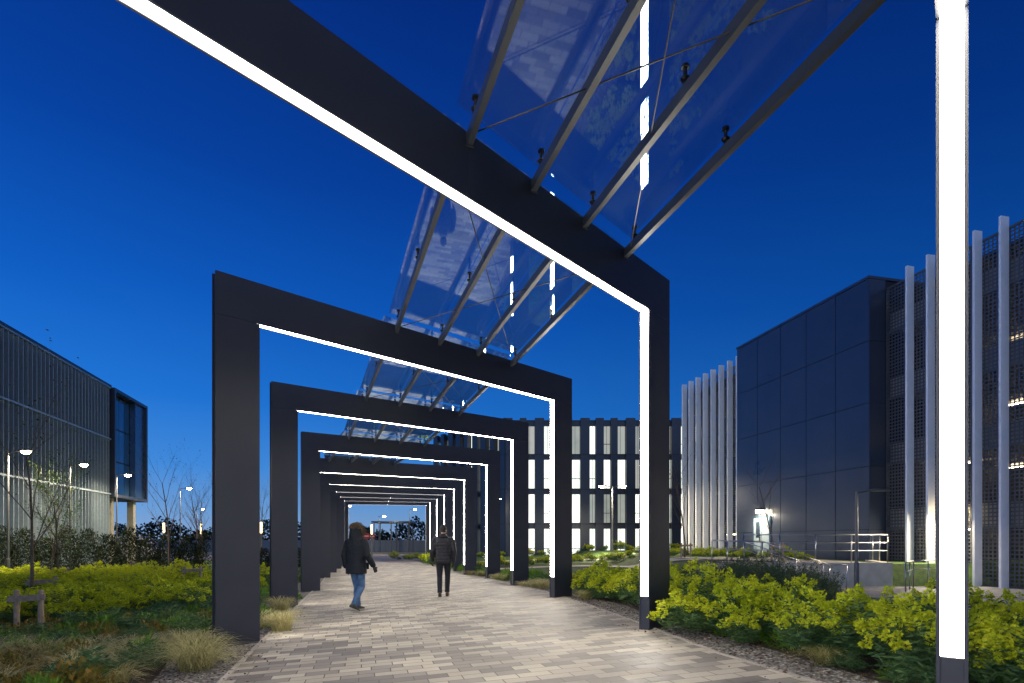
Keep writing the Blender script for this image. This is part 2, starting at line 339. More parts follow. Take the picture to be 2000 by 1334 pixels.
# ---------------------------------------------------------------- portal frames
T=.155; HB=.6
def frame(L,ang,ztop,WF=7.6):
    d=(math.cos(ang),math.sin(ang)); mb=MB()
    H=ztop
    def uplate(y0,y1):
        mb.bx(0,HB-.002,y0,y1,-1.0,H-HB-.002,m_frame); mb.bx(WF-HB+.002,WF,y0,y1,-1.0,H-HB-.002,m_frame)
        mb.bx(0,WF*.5-.002,y0,y1,H-HB+.002,H,m_frame); mb.bx(WF*.5+.002,WF,y0,y1,H-HB+.002,H,m_frame)
    uplate(0,.02); uplate(T-.02,T)
    y0,y1=.021,T-.021
    mb.bx(.03,HB-.04,y0,y1,-1.0,H-.03,m_frame); mb.bx(WF-HB+.04,WF-.03,y0,y1,-1.0,H-.03,m_frame)
    mb.bx(HB-.039,WF-HB+.039,y0,y1,H-HB+.04,H-.03,m_frame)
    gl=g(L[0]+.5*d[0],L[1]+.5*d[1]); gr=g(L[0]+7.2*d[0],L[1]+7.2*d[1])
    zl,zr=gl+.5,gr+.5
    e=.012
    for x0,x1,z in ((HB-.039,HB-e,zl),(WF-HB+e,WF-HB+.039,zr)):
        mb.bx(x0,x1,y0,y1,z,H-HB+e,m_led); mb.bx(x0,x1,y0,y1,-1.0,z-.004,m_frame)
    mb.bx(HB-e+.001,WF-HB+e-.001,y0,y1,H-HB+e,H-HB+.039,m_led)
    mb.bx(-.03,HB+.03,-.06,T+.06,gl-.05,gl+.03,m_frame); mb.bx(WF-HB-.03,WF+.03,-.06,T+.06,gr-.05,gr+.03,m_frame)
    return mb.obj('portal_frame',loc=(L[0],L[1],0),rz=ang)
R_=math.radians
FR=[]
def addF(L,deg,top): FR.append((L,deg,top))
addF((-1.69,-2.09),51.0,5.11)
addF((-2.84,2.55),47.6,5.11)
addF((-4.13,7.84),43.4,5.11)
addF((-5.58,13.06),36.6,5.06)
addF((-6.95,18.6),31.5,4.99)
addF((-8.49,23.04),26,4.82)
for u,Y,deg,drop in ((-.1027,30.5,23,.30),(-.12,35,20,.24),(-.1336,39.5,17,.15),(-.1455,44,15,.05),(-.153,48.5,13,0)):
    a=R_(deg); ix=u*Y; addF((ix-7.0*math.cos(a),Y-7.0*math.sin(a)),deg,5.11-drop)
for i,((x,y),deg,top) in enumerate(FR):
    a=R_(deg); ex=.4 if i==1 else 0
    frame((x-ex*math.cos(a),y-ex*math.sin(a),0),a,top,7.6+ex)

# ---------------------------------------------------------------- glass canopies
S0=[4.26,3.62,2.91,2.29,1.55,.95,.6,.6,.6,.6,.6]
def fp(i,s,k=0):
    (x,y),deg,top=FR[i]; a=R_(deg); p=Vector((x+s*math.cos(a),y+s*math.sin(a),0))
    return p+Vector((-math.sin(a),math.cos(a),0))*k
for i in range(len(FR)-1):
    mb=MB(); ztA,ztB=FR[i][2],FR[i+1][2]
    NA=[fp(i,S0[i]+.92*j,k=T) for j in range(4)]; NB=[fp(i+1,S0[i+1]+.92*j,k=0) for j in range(4)]
    up=Vector((0,0,1))
    for a,b in zip(NA,NB):
        d=(b-a).normalized(); n=Vector((-d.y,d.x,0)); a3=Vector((a.x,a.y,ztA-.13)); b3=Vector((b.x,b.y,ztB-.13)); ln=b3-a3
        mb.box(a3-n*.028,ln,n*.056,up*.11,m_rafter)
        for q,sg in ((a3,1),(b3,-1)): mb.box(q-n*.045-up*.01+d*sg*.001,d*sg*.02,n*.09,up*.13,m_rafter)
        for t in (.05,.5,.94):
            q=a3+ln*t+up*.11
            mb.tube([q,q+up*.06],.016,m_black,8); mb.tube([q+up*.045,q+up*.062,q+up*.075],[.03,.042,.03],m_black,10)
            mb.tube([q+up*.075,q+up*.15],.016,m_black,8); mb.tube([q+up*.15,q+up*.172],[.034,.034],m_black,10)
    A0,A3,B0,B3=[Vector((p.x,p.y,z-.09)) for p,z in ((NA[0],ztA),(NA[3],ztA),(NB[0],ztB),(NB[3],ztB))]
    mb.tube([A0+(B0-A0)*.03,A3+(B3-A3)*.97],.007,m_black,6); mb.tube([A3+(B3-A3)*.03,B0-(B0-A0)*.03],.007,m_black,6)
    gz=.17
    dA=(NA[3]-NA[0]).normalized(); dB=(NB[3]-NB[0]).normalized()
    ea=[NA[0]-dA*.16]+[(NA[1])]+[NA[2]]+[NA[3]+dA*.13]; eb=[NB[0]-dB*.16]+[NB[1]]+[NB[2]]+[NB[3]+dB*.13]
    for j in range(3):
        a=ea[j]+dA*(.006 if j else 0); b=ea[j+1]-dA*.006; c=eb[j+1]-dB*.006; d=eb[j]+dB*(.006 if j else 0)
        P=[Vector((p.x,p.y,z+gz)) for p,z in ((a,ztA),(b,ztA),(c,ztB),(d,ztB))]
        fw=(P[3]-P[0])*.004; P=[P[0]+fw,P[1]+fw,P[2]-fw,P[3]-fw]
        n0=len(mb.v); h=up*.017; mb.v+=P+[p+h for p in P]; k=mb.m(m_glass)
        for q in ((0,3,2,1),(4,5,6,7),(0,1,5,4),(1,2,6,5),(2,3,7,6),(3,0,4,7)): mb.f.append(tuple(n0+t for t in q)); mb.mi.append(k)
    mb.obj('glass_canopy')

# ---------------------------------------------------------------- car park (right)
class LF:
    def __init__(s,P,e,w): s.P=Vector((*P,0)); s.e=Vector((*e,0)).normalized(); s.w=Vector((*w,0)).normalized(); s.mb=MB()
    def pt(s,m,k,z): return s.P+s.e*m+s.w*k+Vector((0,0,z))
    def b(s,m0,m1,k0,k1,z0,z1,mt): s.mb.box(s.pt(m0,k0,z0),s.e*(m1-m0),s.w*(k1-k0),Vector((0,0,z1-z0)),mt)
cp=empty('car_park_building')
c=LF((16.66,25.1),(.228,-.973),(.973,.228))
lv=[-.6,2.3,5.2,8.1,11.0]
def deck(m0,m1):
    for z in lv[1:]: c.b(m0,m1,.35,14,z-.28,z,m_slab); c.b(m0,m1,.25,.34,z-.35,z+.5,m_slab)
    c.b(m0,m1,14.01,14.2,-1,12,m_slab)
    c.b(m0,m1,.3,14,12.0,12.2,m_core)
    for mm in np.arange(m0+1,m1,5.0):
        for k in (1.2,7): c.b(mm,mm+.35,k,k+.5,-1,12,m_slab)
    for z in lv[1:]+[12.0]:
        for k in (3.2,6.5,10.5):
            for mm in np.arange(m0+.4,m1-1.6,3.4):
                if random.random()<.55: c.b(mm,mm+1.2,k,k+.1,z-.42,z-.36,m_tube)
def screen(m0,m1,z0,z1,k=0):
    mm=m0
    while mm<m1-.01:
        e=min(mm+1.84,m1)
        z=z0
        while z<z1-.1:
            zz=min(z+2.9,z1)
            A,B,C,D=c.pt(mm+.02,k,z+.03),c.pt(e-.02,k,z+.03),c.pt(e-.02,k,zz-.03),c.pt(mm+.02,k,zz-.03)
            c.mb.quad(A,B,C,D,m_screen,[(mm,z),(e,z),(e,zz),(mm,zz)])
            c.b(mm+.01,e-.01,k-.03,k+.03,zz-.06,zz+.03,m_pole)
            z=zz
        c.b(mm-.03,mm+.03,k-.02,k+.06,z0,z1,m_pole)
        mm=e
deck(0.0,24); screen(0.05,24,-1.0,12.6)
for i in range(25):
    m0=1.31+.92*i
    if m0<24: c.b(m0,m0+.09,-.40,-.04,-1.0,12.95+.02*(i%3),m_white)
deck(-17,-9.5); screen(-16.8,-9.5,-.2,12.5)
for i in range(8): c.b(-10.3-.92*i,-10.2-.92*i,-.40,-.04,-.2,12.9,m_white)
for m_ in (24,): c.b(m_,m_+.2,-.1,14.2,-1,12.6,m_panel)
c.mb.obj('parking_decks',cp)
c.mb=MB()
c.b(-9.43,-.02,-.87,10,-1,12.97,m_core)
zs=[-.9,1.9,4.7,7.5,10.25,13.0]
for i in range(5):
    for j in range(5):
        m0=-9.45+1.89*i; c.b(m0+.018,m0+1.872,-.9,-.872+random.uniform(-.002,.002),zs[j]+.016,zs[j+1]-.016,m_panel)
for j in range(5):
    c.b(-.018,.01,-.89,-.04,zs[j]+.01,zs[j+1]-.01,m_panel); c.b(-9.46,-9.432,-.89,9,zs[j]+.01,zs[j+1]-.01,m_panel)
c.b(-9.5,.03,-.94,10,13.0,13.12,m_panel)
c.mb.obj('clad_stair_core',cp)
c.mb=MB(); c.b(-7.9,-6.4,-.95,-.905,.5,2.8,m_panelL); c.b(-7.8,-7.18,-.97,-.951,.55,2.7,m_finL); c.b(-7.12,-6.5,-.97,-.951,.55,2.7,m_finL)
c.b(-7.3,-7.24,-1.0,-.971,1.4,1.8,m_black); c.b(-7.6,-7.25,-.975,-.9715,1.6,2.5,m_dglass)
c.mb.obj('service_door',cp)
c.mb=MB(); c.b(-7.35,-6.95,-1.2,-.905,3.15,3.27,m_black); c.b(-7.33,-6.97,-1.19,-.92,3.0,3.149,m_lamp); c.mb.obj('added_fill_lamp',cp)
c.mb=MB(); c.b(3.05,3.35,-.2,-.05,2.5,2.62,m_black); c.b(3.07,3.33,-.19,-.06,2.4,2.499,m_lamp); c.mb.obj('added_fill_lamp',cp)  # added lamp, no known fitting here; brightens the fins and retaining wall
def area(name,loc,power,size,color=(1,.84,.60),parent=None,rot=(0,0,0)):
    l=bpy.data.lights.new(name,'AREA'); l.energy=power; l.size=size; l.color=color; o=bpy.data.objects.new(name,l); o.location=loc; o.rotation_euler=rot; COL.objects.link(o)
    if parent: o.parent=parent
    return o
area('added_fill_light',c.pt(-7.15,-1.5,2.95),150,.25,parent=cp)
area('added_fill_light',c.pt(3.2,-.55,2.45),320,.25,parent=cp,rot=(0,R_(35),0))  # fill light of the added facade lamp
mb=MB()
mb.bx(8.6,14.2,21.0,21.3,-.9,.56,m_conc)
mb.box((14.2,21.0,-.9),(1.55,3.55,0),(-.28,.12,0),(0,0,1.46),m_conc)
for i in range(1,4): mb.bx(8.6+i*1.4-.006,8.6+i*1.4+.006,20.995,21.0,-.9,.5,m_core)
mb.obj('retaining_wall')
gridsheet('terrace_paving',[8.7,11,14.1],[21.35,24,27,31],m_conc,0,lambda x,y:.53)
mb=MB()
for i in range(6):
    x0=8.62+.36*i; mb.bx(x0,x0+.36,19.3,20.98,-.7,.36-.142*i,m_conc); mb.bx(x0+.33,x0+.362,19.31,20.97,.361-.142*i,.364-.142*i,m_kerb)
mb.obj('steps')
def rail(name,pts,h=1.05,bars=3,sp=1.3):
    mb=MB(); P=[Vector(p) for p in pts]
    for a,b in zip(P[:-1],P[1:]):
        n=max(1,int((b-a).length/sp))
        for i in range(n+1):
            q=a+(b-a)*i/n; mb.tube([q,q+Vector((0,0,h))],.021,m_steel,8)
        for k in range(bars):
            z=h-k*.3; mb.tube([a+Vector((0,0,z)),b+Vector((0,0,z))],.021 if k==0 else .012,m_steel,8)
    mb.obj(name,smooth=True)
rail('handrail',[(8.7,21.15,.56),(14.1,21.15,.56),(15.5,24.2,.56)])
rail('handrail',[(7.4,19.35,.42),(8.6,19.35,.4),(10.9,19.35,-.4),(11.5,19.35,-.4)],.95,2,1.0)
rail('handrail',[(7.4,20.85,.45),(8.6,20.85,.4),(10.9,20.85,-.4),(11.5,20.85,-.4)],.95,2,1.0)
rail('handrail',[(13.0,18.6,-.35),(14.4,20.2,-.35),(16.2,21.2,-.35)],1.0,2,1.0)
strip('courtyard_paving',lambda y:max(4.9,.56*y) if y<15 else 8.45,lambda y:18.4,lines(7.5,20.9,.25),m_pave2,.045,44)

# ---------------------------------------------------------------- office building (centre)
ob=empty('office_building')
def office(P,e,w,length):
    o=LF(P,e,w); W=[-.5,3.3,7.0,10.7,14.3]; PER=1.62
    o.b(0,length,1.2,12,-.6,14.2,m_core)
    for j in range(4): o.b(0,length,.35,1.2,W[j+1]-.45,W[j+1]-.02,m_opanel)
    i=0; mm=0
    while mm<length-.5:
        wd=(.86,.72,.98)[i%3]; gap0=mm+wd; gap1=min(mm+PER,length)
        o.b(mm,mm+wd,-.05,.34,-.2,14.6,m_opanel)
        for z in W[1:4]: o.b(mm+.01,mm+wd-.01,-.08,-.052,z-.03,z+.03,m_core)
        for j in range(4):
            mw=m_win if (j<3 and random.random()<.9) else m_windim
            if j==3: mw=m_win if random.random()<.45 else m_windim
            z0,z1=W[j]+.15,W[j+1]-.5
            o.b(gap0+.03,gap1-.03,.5,.55,z0,z1,mw)
            if random.random()<.6: o.b(gap0+.03,gap1-.03,.46,.495,z0+1.0,z0+1.07,m_frame)
        o.b(gap0+.35,gap0+.38,.42,.455,-.2,13.8,m_frame)
        mm+=PER; i+=1
    o.b(-.05,length+.05,.345,12,14.3,14.45,m_opanel)
    o.mb.obj('facade_wing',ob)
office((-.8,60),(1,0),(0,1),34)
office((-9.8,70.5),(.65,-.76),(.76,.65),13.8)

# ---------------------------------------------------------------- finned building (left)
lb=empty('finned_building'); o=LF((-29.5,32.5),(-.226,.974),(-.974,-.226))
o.b(-26,12.9,.5,16,-1,13.6,m_core)
tz=[-.6,5.3,9.7,13.8]
for j in range(3):
    for mm in np.arange(-26,12.9,1.5): o.b(mm+.03,min(mm+1.47,12.9),.42,.498,tz[j]+.2,tz[j+1]-.25,m_dglass if random.random()<.45 else m_panelL)
    o.b(-26,13,-.28,.45,tz[j+1]-.14,tz[j+1]-.02,m_finL)
    for mm in np.arange(-26,12.95,.46): o.b(mm,mm+.05,-.26,.1,tz[j]+.0,tz[j+1]-.15,m_finL)
o.b(-26,13,-.3,.5,13.79,13.95,m_panel)
def shell(m0,m1,z0,z1):
    o.b(m0,m1,-.5,8,z1-.25,z1,m_panel); o.b(m0,m1,-.5,8,z0,z0+.25,m_panel)
    o.b(m0,m0+.25,-.5,8,z0+.251,z1-.251,m_panel); o.b(m1-.25,m1,-.5,8,z0+.251,z1-.251,m_panel)
    o.b(m0+.26,m1-.26,.25,7.9,z0+.26,z1-.26,m_core)
    o.b(m0+.26,m0+1.3,.1,.24,z0+.26,z1-.26,m_panelL)
    for a in range(3):
        for bb in range(3):
            o.b(m0+1.35+a*1.0,m0+2.3+a*1.0,.15,.24,z0+.4+bb*2.7,z0+3.0+bb*2.7,m_bglass)
    o.b(m0+4.4,m1-.26,-.3,.24,z0+.26,z1-.26,m_panelL)
shell(13.05,19.6,5.0,13.8)
for mm in (14.4,18.6): o.b(mm,mm+.5,.3,.8,-1,4.99,m_conc)
o.b(13.1,19.5,5.0,5.2,-1,4.9,m_dglass)
o.mb.obj('facade_and_box_window',lb)

# ---------------------------------------------------------------- background: fence, trees, shelter
mb=MB()
for i in range(28):
    x0=-75+2.4*i; mb.bx(x0+.03,x0+2.37,99,99.06,-.3,1.75,m_fence); mb.bx(x0-.05,x0+.03,98.95,99.1,-.3,1.95,m_pole)
mb.obj('boundary_fence')
m_farleaf=leafmat('dark_foliage',[(.008,.014,.008),(.02,.03,.014),(.035,.045,.02)],.8,.1)
def treeband(name,x0,x1,y,hmin,hmax,n,lsz):
    xs=rng.uniform(x0,x1,n); f=lambda x: hmin+(hmax-hmin)*(.5+.28*np.sin(x*.21+y)+.22*np.sin(x*.57+1.3)+.15*np.sin(x*1.7))
    hs=f(xs); t=rng.uniform(0,1,n)**.7; zs=t*hs-.6; ys=y+rng.normal(0,1.8,n)
    P=np.stack([xs,ys,zs],1); D=rng.normal(size=(n,3)); D[:,2]=abs(D[:,2]); V=leaves(P,D,rng.uniform(.6,1.3,n)*lsz,rng.uniform(.5,1,n)*lsz)
    quads_obj(name,V,np.zeros(n),[m_farleaf])
treeband('distant_tree_line',-190,-6,125,3,7.0,26000,.6)
treeband('distant_tree_line',-6,160,140,5,9,6000,1.4)
mb=MB(); mb.bx(-23,-16.5,92,97,4.6,4.85,m_panel); 
for x in (-22.6,-19.8,-17):
    for y in (92.3,96.5): mb.tube([(x,y,-.3),(x,y,4.6)],.09,m_pole,8)
mb.obj('cycle_shelter')

# ---------------------------------------------------------------- lamps, signs
def lamp(x,y,h,rz=0,arms=1,lit=True,power=90):
    z=g(x,y); e=empty('street_lamp',(x,y,z),rz); mb=MB()
    mb.tube([(0,0,-.2),(0,0,1.0),(0,0,1.05),(0,0,h)],[.075,.075,.05,.04],m_pole,10)
    mb.tube([(0,0,0),(0,0,.06)],[.16,.14],m_pole,10)
    for k in range(arms):
        s=1 if k==0 else -1
        mb.tube([(0,0,h-.06),(s*.35,0,h+.02),(s*.6,0,h+.04)],.026,m_pole,8)
        mb.loft([(Vector((s*.5,0,h+.05)),Vector((0,.06,0)),Vector((0,0,.03))),(Vector((s*.62,0,h+.055)),Vector((0,.13,0)),Vector((0,0,.045))),(Vector((s*1.05,0,h+.05)),Vector((0,.13,0)),Vector((0,0,.035))),(Vector((s*1.15,0,h+.045)),Vector((0,.09,0)),Vector((0,0,.02)))],m_pole,12,3)
        if lit:
            mb.loft([(Vector((s*.83,0,h+.01)),Vector((.22,0,0)),Vector((0,.12,0))),(Vector((s*.83,0,h-.06)),Vector((.19,0,0)),Vector((0,.11,0))),(Vector((s*.83,0,h-.11)),Vector((.10,0,0)),Vector((0,.06,0)))],m_lamp,14)
            area('lamp_light',(s*.83,0,h-.14),power,.3,parent=e)
    mb.obj('pole_and_head',e)
def U(px,Y): return ((px-1000)/1100*Y,Y)
for px,Y,zt,lit,pw in ((16,26,882,1,900),(137,34,908,1,700),(228,42,928,1,600),(352,52,954,1,500),(384,75,994,1,200),(655,92,1000,1,200),(672,80,988,1,200),(740,88,1008,1,200),(800,85,995,1,200)):
    x,y=U(px,Y); zz=1.31+(1060-zt)*Y/1100-g(x,y); lamp(x,y,zz,0,1,True,pw)
x,y=U(1196,44); lamp(x,y,1.31+110*44/1100-g(x,y),0,2,True,1500)
x,y=U(970,60); lamp(x-.5,56,1.31+88*56/1100+.1,0,1,True,150)
x,y=U(1673,18.5); lamp(x,18.5,1.31+100*18.5/1100-g(x,18.5),.1,1,False)
def light_column(x,y,h=3.4):
    z=g(x,y); mb=MB(); mb.tube([(0,0,-.1),(0,0,h-1.0)],.07,m_pole,12); mb.tube([(0,0,h-.995),(0,0,h-.1)],.08,m_col,12); mb.tube([(0,0,h-.099),(0,0,h)],.085,m_pole,12)
    mb.obj('light_column',loc=(x,y,z),smooth=False)
for px,Y in ((320,48),(393,50),(510,46),(726,52)): light_column(*U(px,Y),3.55)
def sign(px,Y):
    x,y=U(px,Y); mb=MB(); mb.tube([(0,0,-.2),(0,0,2.9)],.04,m_pole,8)
    def disc(r,yy,mt,zc=2.5):
        n=len(mb.v); k=mb.m(mt)
        for i in range(24): t=2*math.pi*i/24; mb.v.append(Vector((r*math.cos(t),yy,zc+r*math.sin(t))))
        mb.f.append(tuple(range(n,n+24))); mb.mi.append(k)
    disc(.36,-.05,m_red); disc(.37,-.045,m_pole); mb.bx(-.24,.24,-.06,-.052,2.44,2.56,m_whitel)
    mb.obj('traffic_sign',loc=(x,y,g(x,y)))
sign(716,62); sign(727,64)
def van(x,y,rz):
    z=g(x,y); e=empty('parked_van',(x,y,z),rz); mb=MB()
    prof=[(-2.5,.35),(-2.55,.9),(-2.5,2.2),(-2.3,2.4),(1.0,2.42),(1.45,2.2),(2.0,1.35),(2.6,1.1),(2.72,.7),(2.68,.35)]
    n=len(prof)
    for s,w in ((-1,.92),(1,.92)):
        base=len(mb.v)
        for px_,pz in prof: mb.v.append(Vector((px_,s*(w-(.12 if pz>1.3 else 0)),pz)))
        mb.f.append(tuple(range(base,base+n)) if s<0 else tuple(range(base,base+n))[::-1]); mb.mi.append(mb.m(m_whitecar))
    for i in range(n):
        a=i;b=(i+1)%n; mb.f.append((a,a+n,b+n,b)); mb.mi.append(mb.m(m_whitecar))
    for s in (-1,1): mb.box((.55,s*.80,1.45),(.95,0,0),(0,s*.03,0),(0,0,.6),m_dglass); mb.box((-1.9,s*.81,1.45),(2.1,0,0),(0,s*.012,0),(0,0,.55),m_dglass)
    mb.obj('body',e)
    for wx in (-1.6,1.75):
        for s in (-1,1):
            w=MB(); w.tube([(wx,s*.72,.34),(wx,s*.95,.34)],.34,m_tyre,18); w.tube([(wx,s*.951,.34),(wx,s*.96,.34)],.2,m_finL,12); w.obj('wheel',e)
x,y=U(262,57); van(x,y,.15)
x,y=U(60,50); van(x,y,.1)

# ---------------------------------------------------------------- planting
m_el=leafmat('euphorbia_leaf',[(.03,.08,.035),(.06,.13,.05),(.10,.19,.06),(.15,.23,.05)])
m_eh=leafmat('euphorbia_bract',[(.30,.40,.012),(.50,.57,.02),(.68,.68,.03)],.5,.4)
m_rl=leafmat('reddish_groundcover_leaf',[(.05,.09,.015),(.14,.12,.02),(.28,.18,.03),(.09,.15,.02)])
m_gl=leafmat('green_leaf',[(.05,.12,.012),(.11,.23,.02),(.19,.33,.03)])
m_dk=leafmat('dark_shrub_leaf',[(.025,.05,.025),(.055,.09,.04),(.10,.12,.05)])
m_sg=leafmat('sedge_blade',[(.22,.24,.07),(.46,.41,.18),(.66,.6,.33)],.6,.3)
m_hg=leafmat('hedge_leaf',[(.006,.014,.006),(.015,.028,.01),(.03,.045,.016)],.7,.1)
m_mul=leafmat('bark_chip',[(.05,.03,.018),(.12,.07,.04),(.2,.13,.08)],.8,0)
def sph(n):
    d=rng.normal(size=(n,3)); return d/np.linalg.norm(d,axis=1,keepdims=True)
def euph(R=.42,Hh=.62,stems=26,heads=True):
    VV=[];MI=[]
    lean=random.uniform(-.1,.1)
    for s in range(stems):
        r=R*math.sqrt((s+.5)/stems); a=s*2.4+random.uniform(-.3,.3); top=np.array([r*math.cos(a)+lean,r*math.sin(a),Hh*(1-.42*(r/R)**2)*random.uniform(.8,1.12)]); base=top*np.array([.3,.3,0])
        n=38; t=rng.uniform(.2,.97,n)**.8; P=base+(top-base)*t[:,None]; ang=rng.uniform(0,6.283,n)
        D=np.stack([np.cos(ang),np.sin(ang),rng.uniform(-.35,.6,n)],1); VV.append(leaves(P,D,rng.uniform(.07,.13,n),rng.uniform(.012,.02,n))); MI+= [0]*n
        if heads and random.random()<.92:
            hr=random.uniform(.05,.095)
            for q in range(9):
                dd=sph(1)[0]; cc=top+dd*np.array([hr,hr,hr*1.0])*.75; n=9; d=sph(n); P=cc+d*.012
                VV.append(leaves(P,d+dd*.6,rng.uniform(.022,.04,n),rng.uniform(.022,.036,n))); MI+=[1]*n
    return quads_obj('euphorbia_mesh',np.concatenate(VV),MI,[m_el,m_eh],link=False)
def clump(mt,R,Hh,n,ll,lw,name):
    d=sph(n); d[:,2]=abs(d[:,2]); rr=rng.uniform(.35,1,n)**.6
    bump=1+.3*np.sin(d[:,0]*5+1)*np.cos(d[:,1]*4)
    P=d*np.array([R,R,Hh])*(rr*bump)[:,None]; D=d+rng.normal(size=(n,3))*.6; D[:,2]+=.3
    return quads_obj(name,leaves(P,D,rng.uniform(.6,1.2,n)*ll,rng.uniform(.6,1.2,n)*lw),np.zeros(n),[mt],link=False)
def spiky(mt,R,Hh,stems,name):
    VV=[]
    for s in range(stems):
        a=random.uniform(0,6.283); r=R*math.sqrt(random.random()); top=np.array([r*math.cos(a),r*math.sin(a),Hh*random.uniform(.6,1.15)*(1-.3*(r/R)**2)]); base=top*np.array([.35,.35,0])
        n=44; t=rng.uniform(.15,1,n); P=base+(top-base)*t[:,None]; ang=rng.uniform(0,6.283,n)
        D=np.stack([np.cos(ang),np.sin(ang),rng.uniform(.3,1.4,n)],1); VV.append(leaves(P,D,rng.uniform(.035,.06,n),rng.uniform(.008,.013,n)))
    V=np.concatenate(VV); return quads_obj(name,V,np.zeros(len(V)),[mt],link=False)
def sedge(R=.45,Hh=.32,n=420):
    Q=[]
    for i in range(n):
        a=random.uniform(0,6.283); b0=np.array([random.gauss(0,.05),random.gauss(0,.05),0.]); ln=random.uniform(.6,1.1)*R; h=random.uniform(.5,1.1)*Hh
        dr=np.array([math.cos(a),math.sin(a),0]); sd=np.array([-dr[1],dr[0],0])*.004; pts=[]
        k=5
        for j in range(k+1):
            t=j/k; pts.append(b0+dr*ln*t**1.15+np.array([0,0,1])*(h*(2.6*t*(1-t*.72))))
        for j in range(k):
            w0=sd*(1-j/k*.8); w1=sd*(1-(j+1)/k*.8); Q.append([pts[j]-w0,pts[j]+w0,pts[j+1]+w1,pts[j+1]-w1])
    return quads_obj('sedge_mesh',np.array(Q),np.zeros(len(Q)),[m_sg],link=False)
EU=[euph(.42,.62,26),euph(.36,.5,20),euph(.46,.7,30),euph(.4,.56,24),euph(.3,.62,16)]
EUlow=[euph(.3,.35,16,False),euph(.34,.42,18,False)]
RC=[clump(m_rl,.3,.24,700,.06,.035,'groundcover_mesh') for _ in range(3)]
GC=[clump(m_gl,.28,.3,600,.12,.022,'daylily_mesh') for _ in range(2)]
DC=[spiky(m_dk,.45,.72,60,'dark_shrub_mesh') for _ in range(3)]
SG=[sedge(),sedge(.38,.27,360),sedge(.5,.36,460)]
def scatter(name,kinds,pts,s0=.85,s1=1.15):
    e=empty(name)
    for (x,y) in pts:
        me=random.choice(kinds); o=bpy.data.objects.new(name+'_plant',me); COL.objects.link(o); o.parent=e
        o.location=(x,y,g(x,y)-.01); s=random.uniform(s0,s1); o.scale=(s,s,s*random.uniform(.82,1.15)); o.rotation_euler=(random.uniform(-.1,.1),random.uniform(-.1,.1),random.uniform(0,6.28))
    return e
legs=[]
for (x,y),deg,top in FR:
    a=R_(deg); legs+= [(x+.3*math.cos(a),y+.3*math.sin(a)),(x+7.3*math.cos(a),y+7.3*math.sin(a))]
def far_legs(x,y,r): return all((x-a)**2+(y-b)**2>r*r for a,b in legs)
def region(x0,x1,y0,y1,sp,cond):
    out=[]; y=y0
    while y<y1:
        x=x0
        while x<x1:
            xx=x+random.uniform(-.45,.45)*sp; yy=y+random.uniform(-.45,.45)*sp
            if cond(xx,yy): out.append((xx,yy))
            x+=sp
        y+=sp*.9
    return out
inL=lambda x,y,m: x<Lx(y)-m
inR=lambda x,y,m: x>Rx(y)+m
bandL=lambda x,y: 9.8+1.2*math.sin(x*.7)
scatter('euphorbia_bed',EU,region(-28,-4,9,27,.62,lambda x,y:inL(x,y,1.9+.3*math.sin(y)) and y>bandL(x,y) and far_legs(x,y,.7) and x>-1.15*y and math.sin(x*.8+y*.35)+.6*math.sin(y*1.1)>-.75))
scatter('low_green_plants',GC+EUlow,region(-26,-4,8.5,27,.55,lambda x,y:inL(x,y,1.0) and far_legs(x,y,.5) and x>-1.1*y and (math.sin(x*.8+y*.35)+.6*math.sin(y*1.1)<=-.6 or x>Lx(y)-1.9) and random.random()<.7))
scatter('reddish_groundcover',RC,region(-12,-3,5.6,10.8,.38,lambda x,y:inL(x,y,1.25) and y<bandL(x,y)+.4 and far_legs(x,y,.6) and math.sin(x*1.9)+math.sin(y*2.3+x)>-.5))
scatter('low_green_plants',GC+EUlow,region(-12,-3,5.2,10.4,.45,lambda x,y:inL(x,y,1.2) and y<bandL(x,y)+.5 and math.sin(x*1.9)+math.sin(y*2.3+x)<=.2),.7,1.15)
scatter('sedge_tufts',SG,[(-4.45,7.55),(-4.0,7.1),(-5.0,7.3),(-5.5,7.5),(-5.7,6.55),(-6.2,6.6),(-4.1,5.8),(-4.6,6.0),(-4.9,6.5),(-3.6,6.4),(-5.2,5.6),(-6.6,7.4),(-3.75,9.2),(-4.3,9.9),(-5.0,12.1),(-7.0,7.9),(-4.7,7.0),(-5.9,7.2)],.95,1.3)
scatter('low_green_plants',GC,[(-4.6,10.6),(-4.9,11.0),(-4.5,9.9),(-5.3,11.6),(-6.6,16.5),(-6.1,15.6)],.8,1.1)
scatter('euphorbia_bed',EU,region(.5,4.2,9.2,13.6,.56,lambda x,y:inR(x,y,.5) and far_legs(x,y,.4) and x<Rx(y)+2.2),.75,1.2)
scatter('euphorbia_bed',EU,region(1.8,5.6,6.3,9.2,.56,lambda x,y:inR(x,y,.5) and far_legs(x,y,.36) and x<.46*y+.2 )+[(2.35,7.3),(2.65,6.9)],.7,1.15)
scatter('euphorbia_bed',EU,region(2.4,9,4.0,7.6,.5,lambda x,y:inR(x,y,.7) and y<7.0 and x>.45*y+.3 and far_legs(x,y,.42)),.65,1.0)
scatter('dark_shrubs',DC,region(2.8,7.6,7.6,14,.5,lambda x,y:x>Rx(y)+1.9 and .3*y<x<.555*y),.7,1.1)
scatter('low_green_plants',EUlow+GC,region(1.5,9,2.8,9.5,.42,lambda x,y:inR(x,y,.42) and random.random()<.5 and x<.9*y+2.5 and far_legs(x,y,.3)),.5,1.0)
scatter('sedge_tufts',SG,[(1.6,12.2),(1.2,13.9),(.65,16.2),(.35,16.9),(.9,15.6),(-.6,21.4),(-.3,20.6),(-1.4,24.8),(-2.0,26.2),(3.0,5.4)],.7,1.0)
